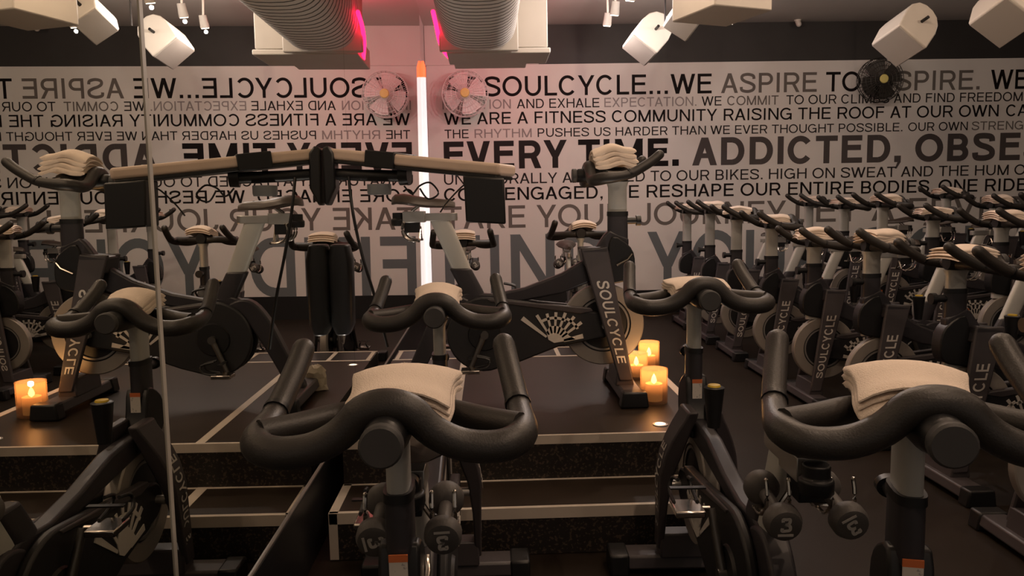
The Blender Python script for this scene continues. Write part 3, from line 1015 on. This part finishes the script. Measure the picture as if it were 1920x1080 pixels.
# rows of the class facing the mirror
G1, G2, G3 = 'first row of bikes facing the mirror', 'second row of bikes facing the mirror', 'third row of bikes facing the mirror'
ORD = ['farthest', 'second farthest', 'third farthest', 'fourth farthest', 'fifth farthest', 'sixth farthest', 'seventh farthest', 'closest']
Y1 = [7.42, 6.64, 5.92, 5.18, 4.49, 3.80, 3.10, 2.40]
B1 = [1.135, 1.14, 1.10, 1.055, 0.965, 0.98, 0.945, 0.95]
for i, (yy, bz) in enumerate(zip(Y1, B1)):
    xx = 2.72 if i < 7 else 2.62
    bike_set(('tall', 1), xx, yy, 0, math.pi + rnd.uniform(-0.04, 0.04), bz, '%s spin bike along the first row facing the mirror' % ORD[i], G1,
             1 + i % 2, 'folded towel on the %s handlebar of the first row facing the mirror' % ORD[i], GT, (1, 0.9, rnd.uniform(0.7, 1)), rnd.uniform(-0.25, 0.25))
for i, (yy, bz) in enumerate(zip([7.40, 6.66, 6.0, 5.30, 4.58], [1.085, 1.06, 1.075, 0.985, 0.955])):
    bike_set(('tall', 1), 3.92, yy, 0.10, math.pi + rnd.uniform(-0.04, 0.04), bz, '%s spin bike along the second row facing the mirror' % ORD[i], G2,
             1 + (i + 1) % 2, 'folded towel on the %s handlebar of the second row facing the mirror' % ORD[i], GT, (1, 0.9, rnd.uniform(0.7, 1)), rnd.uniform(-0.25, 0.25))
for i, (yy, bz) in enumerate(zip([7.06, 6.36, 5.66], [1.035, 0.945, 0.95])):
    bike_set(('tall', 1), 5.08, yy, 0.20, math.pi + rnd.uniform(-0.04, 0.04), bz, '%s spin bike along the third, rearmost row facing the mirror' % ORD[i], G3,
             1 + i % 2, 'folded towel on the %s handlebar of the third, rearmost row' % ORD[i], GT, (1, 0.9, rnd.uniform(0.7, 1)), rnd.uniform(-0.25, 0.25))

# ------------------------------------------------------------------ candles, floor lights
def make_candle(p, r, h, label, level):
    root = empty('candle_jar', p)
    tag(root, label, 'candle', 'lit candles on the podium')
    t = 0.006
    MB().lathe([(0.0, 0.0), (r, 0.0), (r, h), (r - t, h), (r - t, t), (0.0, t)], (0, 0, 0), 'z', 36).build('jar', M_GLASS, root)
    w = h * level
    MB().lathe([(0.0, t + 0.001), (r * 0.62, t + 0.001), (r * 0.62, w), (r * 0.5, w - 0.004), (0.0, w - 0.008)], (0, 0, 0), 'z', 28).build('wax', M_WAX, root)
    fl = MB().lathe([(0.0, w - 0.004), (0.010, w + 0.004), (0.013, w + 0.014), (0.008, w + 0.030), (0.0, w + 0.044)], (0, 0, 0), 'z', 14).build('flame', M_FLAME, root)
    ld = bpy.data.lights.new('candle_light', 'POINT')
    ld.energy = 1.9
    ld.color = (1.0, 0.50, 0.18)
    ld.shadow_soft_size = 0.012
    lo = bpy.data.objects.new('candle_light', ld)
    COL.objects.link(lo)
    lo.parent = root
    lo.location = (0, 0, w + 0.055)


c1 = at_z(1226, 754, POD)
c2 = at_z(1193, 708, POD)
make_candle((c1.x, c1.y, POD + 0.003), 0.060, 0.150, 'lit candle in frosted glass nearest the podium front edge', 0.55)
make_candle((c2.x, c2.y, POD + 0.003), 0.058, 0.125, 'lit candle in frosted glass behind the front foot of the instructor bike', 0.5)
make_candle((c2.x + 0.10, c2.y + 0.17, POD + 0.003), 0.055, 0.15, 'tall candle jar farthest back, partly hidden by the other candles', 0.5)
for k, (px, py, lab) in enumerate([(1238, 796, 'small round light set in the podium beside the candles'), (757, 683, 'small round light set in the podium rear edge behind the towel'),
                                   (618, 808, 'small round light set in the podium close to the mirror')]):
    p = at_z(px, py, POD)
    root = empty('floor_light', (max(p.x, 0.12), min(p.y, 4.3), POD))
    tag(root, lab, 'floor light', 'round lights set in the podium')
    MB().lathe([(0.022, 0.0), (0.030, 0.0), (0.030, 0.003), (0.022, 0.004)], (0, 0, 0), 'z', 24, closed=True).build('bezel', M_STEEL, root)
    MB().lathe([(0.0, 0.0005), (0.022, 0.0005), (0.021, 0.004), (0.0, 0.005)], (0, 0, 0), 'z', 24).build('lens', M_SPOT, root)
    ud = bpy.data.lights.new('up_fill', 'SPOT')  # fill spot added over each lens to brighten the duct from below
    ud.energy = 7
    ud.color = (1.0, 0.88, 0.78)
    ud.spot_size = math.radians(110)
    ud.spot_blend = 0.8
    ud.shadow_soft_size = 0.015
    uo = bpy.data.objects.new('up_fill', ud)
    COL.objects.link(uo)
    uo.parent = root
    uo.location = (0, 0, 0.02)
    uo.rotation_euler = (math.pi, 0, 0)

# crumpled bag on the podium by the mirror
q = MB()
rings = []
for i, (r_, z_) in enumerate(((0.02, 0.0), (0.055, 0.002), (0.05, 0.03), (0.042, 0.06), (0.05, 0.085), (0.03, 0.115), (0.012, 0.12))):
    rings.append([(r_ * (1 + rnd.uniform(-0.3, 0.3)) * math.cos(a), r_ * 0.8 * (1 + rnd.uniform(-0.3, 0.3)) * math.sin(a), z_ + (rnd.uniform(-0.008, 0.008) if i > 1 else 0))
                  for a in [2 * math.pi * j / 16 for j in range(16)]])
q.loft(rings)
tag(q.build('paper_bag', M_PAPER, angle=20, loc=(0.23, 3.66, POD + 0.003)), 'small crumpled pale bag on the podium, seen in the mirror', 'bag')

# ------------------------------------------------------------------ shelf rig fixed to the mirror
rig = empty('music_shelf', (0.03, 2.97, 1.40))
tag(rig, 'long beige shelf with black underside reaching out from the mirror over the podium', 'shelf')
RA, RB = Vector((0.0, 0.0, 0.03)), Vector((0.66, -0.27, -0.055))
ax = (RB - RA).normalized()
side = Vector((-ax.y, ax.x, 0)).normalized()
upv = side.cross(ax) * -1
if upv.z < 0:
    upv = -upv


def rigbox(u0, u1, s0, s1, h0, h1):
    q = MB()
    rings = []
    for u in (u0, u1):
        rings.append([RA + ax * u + side * a + upv * b for a, b in ((s0, h0), (s1, h0), (s1, h1), (s0, h1))])
    return q.loft(rings)


LEN = (RB - RA).length
rigbox(0.0, LEN, -0.01, 0.16, -0.020, 0.022).build('shelf_board', M_WOOD, rig, bevel=0.012, seg=3)
rigbox(0.0, LEN - 0.01, -0.008, 0.158, -0.034, -0.0205).build('underside', M_BLACK, rig, bevel=0.003)
rigbox(0.175, 0.300, -0.016, 0.166, -0.035, 0.028).build('strap', M_BLACK, rig, bevel=0.004)
MB().prism([(-0.012, 0.05), (0.012, 0.06), (0.032, 0.03), (0.034, -0.10), (0.0, -0.17), (-0.012, -0.16)], -0.03, 0.06).build('wall_bracket', M_BLACK, rig, bevel=0.012)
MB().tube([(0.0, 0.02, -0.045), (0.13, -0.02, -0.055), (0.29, -0.06, -0.062)], 0.022, 16).build('crossbar', M_BLACK, rig)
MB().tube([(0.285, -0.06, -0.055), (0.32, -0.066, -0.056)], [0.042, 0.04], 20).build('crossbar_end', M_BLACK, rig)
MB().lathe([(0.0, -0.13), (0.043, -0.13), (0.046, -0.12), (0.046, -0.09), (0.0, -0.088)], (0.20, -0.03, 0.0), 'z', 24).build('can', M_TEAL, rig)
o = MB().prism([(0.535, -0.235), (0.675, -0.245), (0.672, -0.085), (0.53, -0.075)], -0.30, -0.19).build('hanging_speaker', M_BLACK, bevel=0.006, loc=(0.03, 2.97, 1.40))
tag(o, 'square black speaker box hanging under the outer end of the beige shelf', 'speaker')
q = MB()
q.tube(smooth([(0.085, -0.03, -0.06), (0.10, -0.05, -0.20), (0.13, -0.06, -0.36), (0.17, -0.05, -0.52), (0.21, -0.03, -0.72)], 5), 0.006, 8)
q.tube(smooth([(0.30, -0.08, -0.10), (0.33, -0.09, -0.13), (0.36, -0.09, -0.10), (0.40, -0.10, -0.09), (0.43, -0.11, -0.13), (0.39, -0.1, -0.15), (0.36, -0.1, -0.11)], 5), 0.0035, 6)
q.tube(smooth([(0.44, -0.2, -0.20), (0.47, -0.2, -0.16), (0.52, -0.2, -0.11), (0.54, -0.22, -0.10)], 4), 0.003, 6)
q.tube(smooth([(0.16, -0.03, -0.02), (0.21, -0.035, 0.0), (0.25, -0.04, -0.03)], 4), 0.004, 6)
q.build('cable', M_BLACK, rig)
# long padded case hanging at the mirror, to the floor equipment
q = MB()
q.loft([oval(0.055, 3.03, z, w_, 0.10) for z, w_ in ((0.72, 0.05), (0.76, 0.09), (1.02, 0.10), (1.08, 0.07))])
o = q.build('hanging_case', M_BLACK, bevel=0.006)
tag(o, 'long black padded case hanging against the mirror below the shelf', 'bag')

# ------------------------------------------------------------------ corner tube light and red leds
tb = empty('tube_light', (0.024, 7.76, 0))
tag(tb, 'tall glowing white tube light with orange red tip in the corner', 'light')
MB().cyl((0, 0, 0.30), (0, 0, 2.50), 0.029, 16).build('white_tube', M_TUBELIGHT, tb)
MB().tube([(0, 0, 2.501), (0, 0, 2.60), (0, 0, 2.66)], [0.029, 0.029, 0.012], 16).build('red_tip', M_TUBERED, tb)
MB().box((-0.008, 0.035, 1.45), (0.02, 0.02, 2.35)).build('backing_channel', M_PLAIN, tb)
pts = [at_y(812, 22, 5.62), at_y(818, 48, 5.84), at_y(824, 76, 6.0), at_y(834, 98, 6.16), at_y(845, 110, 6.36)]
o = MB().tube(smooth(pts, 5), 0.016, 10, round_ends=True).build('red_light_strip', M_RED)
tag(o, 'red glowing light strip curving along the side of the ribbed duct', 'light')
rl = bpy.data.lights.new('red_corner_fill', 'POINT')  # added red fill, out of sight behind the duct housing, tinting the corner
rl.energy = 11
rl.color = (1.0, 0.06, 0.12)
rl.shadow_soft_size = 0.02
ro = bpy.data.objects.new('red_corner_fill', rl)
COL.objects.link(ro)
ro.parent = o
ro.location = (0.62, 7.0, 2.86)

# ------------------------------------------------------------------ ribbed duct and its box
du = empty('air_duct', (0.6, 5.0, 2.7))
tag(du, 'wide ribbed pale air duct running under the ceiling beside the mirror', 'air duct', None)
q = MB()
rings = []
k = 0
yy = 3.3
while yy < 5.86:
    for dy, sc_ in ((0.0, 1.0), (0.062, 1.0), (0.066, 0.965), (0.074, 0.965)):
        ring = []
        for j in range(40):
            a = 2 * math.pi * j / 40
            c, s_ = math.cos(a), math.sin(a)
            p = 2.9
            ring.append((0.29 * sc_ * math.copysign(abs(c) ** (2 / p), c), yy + dy - 5.0, 0.30 * sc_ * math.copysign(abs(s_) ** (2 / p), s_) - 0.02))
        rings.append(ring)
    yy += 0.080
q.loft(rings)
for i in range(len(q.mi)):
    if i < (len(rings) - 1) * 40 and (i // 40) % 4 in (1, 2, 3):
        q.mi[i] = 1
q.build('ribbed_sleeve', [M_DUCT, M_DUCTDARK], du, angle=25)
MB().box((0.0, 0.945, 0.0), (0.60, 0.05, 0.62)).build('end_flange', M_BOX, du, bevel=0.01)
bx = empty('duct_box', (0.66, 6.5, 2.7))
tag(bx, 'white stepped housing at the far end of the ribbed duct', 'duct housing')
MB().box((0.09, -0.29, 0.08), (0.76, 0.40, 0.70)).build('housing', M_BOX, bx, bevel=0.008)
MB().box((0.09, -0.27, -0.295), (0.80, 0.46, 0.04)).build('ledge', M_BOX, bx, bevel=0.008)
MB().box((0.56, -0.60, 0.30), (0.28, 0.20, 0.20)).build('upper_block', M_BOX, bx, bevel=0.008)
MB().box((0.03, 0.14, -0.20), (0.62, 0.42, 0.16)).build('rear_hood', M_BOX, bx, bevel=0.008)

# ------------------------------------------------------------------ speakers hung from the ceiling
def speaker(p, size, rot, label):
    root = empty('ceiling_speaker', p)
    root.rotation_euler = rot
    tag(root, label, 'speaker', 'white speakers hung from the ceiling')
    w, h, d = size
    # wedge cabinet: front wide, back narrow with rounded rear
    outline = [(k * w, e * d) for k, e in ((-.5, 0), (.5, 0), (.53, .5), (.47, .75), (.33, .92), (.12, 1), (-.12, 1), (-.33, .92), (-.47, .75), (-.53, .5))]
    q = MB().loft([[(x, y, -h / 2) for x, y in outline], [(x, y, h / 2) for x, y in outline]])
    q.build('cabinet', M_BOX, root, bevel=0.01)
    MB().box((0, -0.006, 0), (w * 0.94, 0.012, h * 0.95)).build('grille', M_GRILLE, root, bevel=0.004)
    q = MB()
    q.tube([(0, d * 0.5, h / 2), (0, d * 0.5, h / 2 + 0.06)], 0.012, 10)
    q.build('bracket', M_BLACK, root)


def aim(n):
    """front grille along n, cabinet side turned to the room"""
    y = -Vector(n).normalized()
    z = Vector((0, -1, 0)) - y * y.dot(Vector((0, -1, 0)))
    z.normalize()
    return Matrix((y.cross(z), y, z)).transposed().to_euler()


def hang(px, py, Y, size, n, label):
    p = at_y(px, py, Y)
    e = aim(n)
    off = e.to_matrix() @ Vector((0, size[2] * 0.5, 0))
    speaker(p - off, size, e, label)


hang(1218, 68, 6.6, (0.26, 0.28, 0.32), (-0.60, -0.26, -0.74), 'white speaker angled down from the ceiling, first right of the duct')
hang(1700, 60, 5.6, (0.26, 0.28, 0.32), (-0.58, -0.40, -0.70), 'white speaker angled down above the right hand lettering')
hang(1890, 14, 4.9, (0.27, 0.28, 0.32), (-0.50, -0.50, -0.70), 'white speaker at the top right corner of the view')
hang(1288, 26, 5.5, (0.20, 0.22, 0.24), (-0.42, -0.62, -0.66), 'small white speaker tucked behind the big white ceiling box')
pb_ = at_y(1352, -18, 4.6)
root = empty('ceiling_box', (pb_.x, pb_.y, pb_.z))
tag(root, 'large white box hung under the ceiling right of the duct', 'ceiling unit')
root.rotation_euler = (0, 0, 0.35)
MB().box((0, 0, 0), (0.40, 0.42, 0.30)).build('housing', M_BOX, root, bevel=0.008)
MB().cyl((0, 0, 0.15), (0, 0, CEIL - pb_.z - 0.001), 0.02, 12).build('mount', M_STEEL, root)
pr = at_y(1247, 30, 6.0)
o = MB().tube([(pr.x, pr.y, pr.z - 0.05), (pr.x, pr.y, CEIL - 0.001)], 0.007, 8).build('hanging_rod', M_BLACK)
tag(o, 'thin dark rod hanging from the ceiling beside the first speaker', 'rod')
# small camera on the upper wall
pc = at_y(1496, 34, 8.30)
root = empty('security_camera', pc)
tag(root, 'little white security camera high on the dark wall band', 'camera')
MB().tube([(0, 0, 0.02), (0, 0, -0.03)], [0.04, 0.035], 16).build('base', M_BOX, root)
MB().tube([(0, 0, -0.03), (0.0, -0.03, -0.07)], 0.028, 14, round_ends=True).build('lens_housing', M_BOX, root)

# ------------------------------------------------------------------ track lights
def track(x, y0, y1, label):
    o = MB().box((x, (y0 + y1) / 2, CEIL - 0.0175), (0.035, y1 - y0, 0.034)).build('light_track', M_BOX)
    tag(o, label, 'light track')


track(1.66, -1.6, 6.9, 'white ceiling light track running toward the lettered wall, nearer the mirror')
track(2.62, -1.6, 7.2, 'white ceiling light track over the first row of bikes')
track(4.70, 0.5, 7.0, 'white ceiling light track over the rear rows of bikes')


def lamp(x, y, z, aim, label, watts, colour=LAMP_COLOUR, spot=0):
    root = empty('track_lamp', (x, y, z))
    tag(root, label, 'ceiling lamp', 'white spot lamps on the ceiling tracks')
    d = (Vector(aim) - Vector((x, y, z))).normalized()
    up = -d
    q = MB().tube([up * 0.10, up * 0.01, up * 0.0], [0.030, 0.036, 0.036], 18, up=(0, 1, 0))
    q.build('can', M_GRILLE, root)
    MB().tube([d * 0.0005, d * 0.006], [0.031, 0.029], 18, up=(0, 1, 0)).build('lens', M_LAMP, root)
    top = up * 0.07
    MB().tube([top, Vector((0, 0, CEIL - z - 0.03))], 0.009, 8, up=(0, 1, 0)).build('stem', M_BOX, root)
    ld = bpy.data.lights.new('lamp_light', 'SPOT' if spot else 'POINT')
    ld.energy = watts
    ld.color = colour
    ld.shadow_soft_size = 0.014
    if spot:
        ld.spot_size = math.radians(spot)
        ld.spot_blend = 0.6
    lo = bpy.data.objects.new('lamp_light', ld)
    COL.objects.link(lo)
    lo.parent = root
    lo.location = d * 0.03
    lo.rotation_mode = 'QUATERNION'
    lo.rotation_quaternion = d.to_track_quat('-Z', 'Y')


def pz(x, y, Y):
    p = at_y(x, y, Y)
    return p


seen = [((1138, 48), 6.5, 'ceiling spot lamp lowest and nearest the duct'), ((1152, 28), 6.0, 'ceiling spot lamp just above the one nearest the duct'),
        ((1181, 1), 5.46, 'ceiling spot lamp at the top edge above the first angled speaker'), ((1367, 44), 6.4, 'ceiling spot lamp under the big white ceiling box'),
        ((1423, 13), 5.6, 'ceiling spot lamp right of the big white ceiling box'), ((1847, 37), 6.2, 'ceiling spot lamp at far right between two speakers')]
for (px, py), Y, lab in seen:
    p = pz(px, py, Y)
    lamp(p.x, p.y, p.z, (p.x - 0.2, p.y + 0.7, 0.2), lab, WASH_WATTS * (1.0 if p.x < 2 else 0.55 if p.x < 4 else 0.35), WASH_COLOUR)
hid = [(1.66, -0.6, (0.9, 0.6, 0)), (1.66, 1.0, (1.1, 1.8, 0)), (1.66, 2.6, (1.2, 3.2, 0)), (1.66, 4.2, (1.0, 5.2, 0)),  # lamps added out of view, only for the light they give
       (2.62, 0.3, (2.2, 1.0, 0)), (2.62, 2.2, (2.7, 2.9, 0)), (2.62, 4.0, (2.9, 4.4, 0)), (4.70, 2.0, (4.4, 3.2, 0)), (4.70, 4.4, (4.2, 5.2, 0))]
hl = ['over the nearest left bike', 'over the aisle in front of the podium', 'over the front of the podium', 'over the rear of the podium',
      'over the nearest right bike', 'over the closest end of the first row', 'over the middle of the first row', 'over the closest end of the rear rows', 'over the middle of the rear rows']
for (x, y, aim), nm in zip(hid, hl):
    lamp(x, y, CEIL - 0.18, aim, 'added unseen ceiling spot lamp ' + nm, LAMP_WATTS * (1.0 if x < 2.0 else 0.55))

# ------------------------------------------------------------------ wall fans
def fan(px, py, r, label, wire, blade):
    p = at_y(px, py, 8.22)
    root = empty('wall_fan', (p.x, p.y, p.z))
    tag(root, label, 'fan', 'round caged fans on the lettered wall')
    q = MB()
    for rr, yo in ((r, 0.0), (r * 0.98, -0.05), (r * 0.98, 0.05), (r * 0.8, -0.068), (r * 0.6, -0.078), (r * 0.4, -0.084)):
        path = [(rr * math.cos(2 * math.pi * j / 40), yo, rr * math.sin(2 * math.pi * j / 40)) for j in range(40)]
        q.tube(path, 0.004 if rr > r * 0.9 else 0.0028, 6, up=(0, 1, 0), closed=True)
    for j in range(36):
        a = 2 * math.pi * j / 36
        c, s_ = math.cos(a), math.sin(a)
        q.tube([(r * 0.2 * c, -0.088, r * 0.2 * s_), (r * 0.6 * c, -0.078, r * 0.6 * s_), (r * 0.98 * c, -0.05, r * 0.98 * s_), (r * c, 0, r * s_),
                (r * 0.98 * c, 0.05, r * 0.98 * s_), (r * 0.3 * c, 0.08, r * 0.3 * s_)], 0.0024, 5, up=(0, 1, 0))
    q.build('cage', wire, root)
    MB().lathe([(0.0, -0.10), (r * 0.17, -0.098), (r * 0.2, -0.09), (r * 0.2, -0.08), (0.0, -0.08)], (0, 0, 0), 'y', 24).build('hub_badge', M_HUB, root)
    for j in range(4):
        a0 = j * math.pi / 2 + 0.4
        q = MB()
        rings = []
        for t in range(7):
            u = t / 6
            rr = r * (0.12 + 0.78 * u)
            half = math.radians(38 - 6 * u) * (1 - 0.25 * (u - 0.5) ** 2)
            ring = []
            for s_ in (-1, -0.33, 0.33, 1):
                a = a0 + s_ * half
                ring.append((rr * math.cos(a), -0.02 + 0.03 * s_ * (1 - 0.3 * u), rr * math.sin(a)))
            ring += [(x, y + 0.003, z) for x, y, z in reversed(ring)]
            rings.append(ring)
        q.loft(rings)
        q.build('blade', blade, root)
    MB().cyl((0, -0.06, 0), (0, 0.10, 0), r * 0.22, 20).build('motor', wire, root)
    q = MB().box((0, 0.10, -r * 0.35), (0.06, 0.06, 0.16)).tube([(0, 0.09, 0), (0, 0.10, -r * 0.5)], 0.02, 10)
    q.build('wall_arm', wire, root, bevel=0.004)


fan(872, 176, 0.245, 'pale round caged fan with yellow hub on the wall by the corner', M_FAN, M_FANBLADE)
fan(1650, 150, 0.235, 'dark round caged fan with dull yellow hub among the right hand lettering', M_FANDARK, M_FANBLADEDARK)
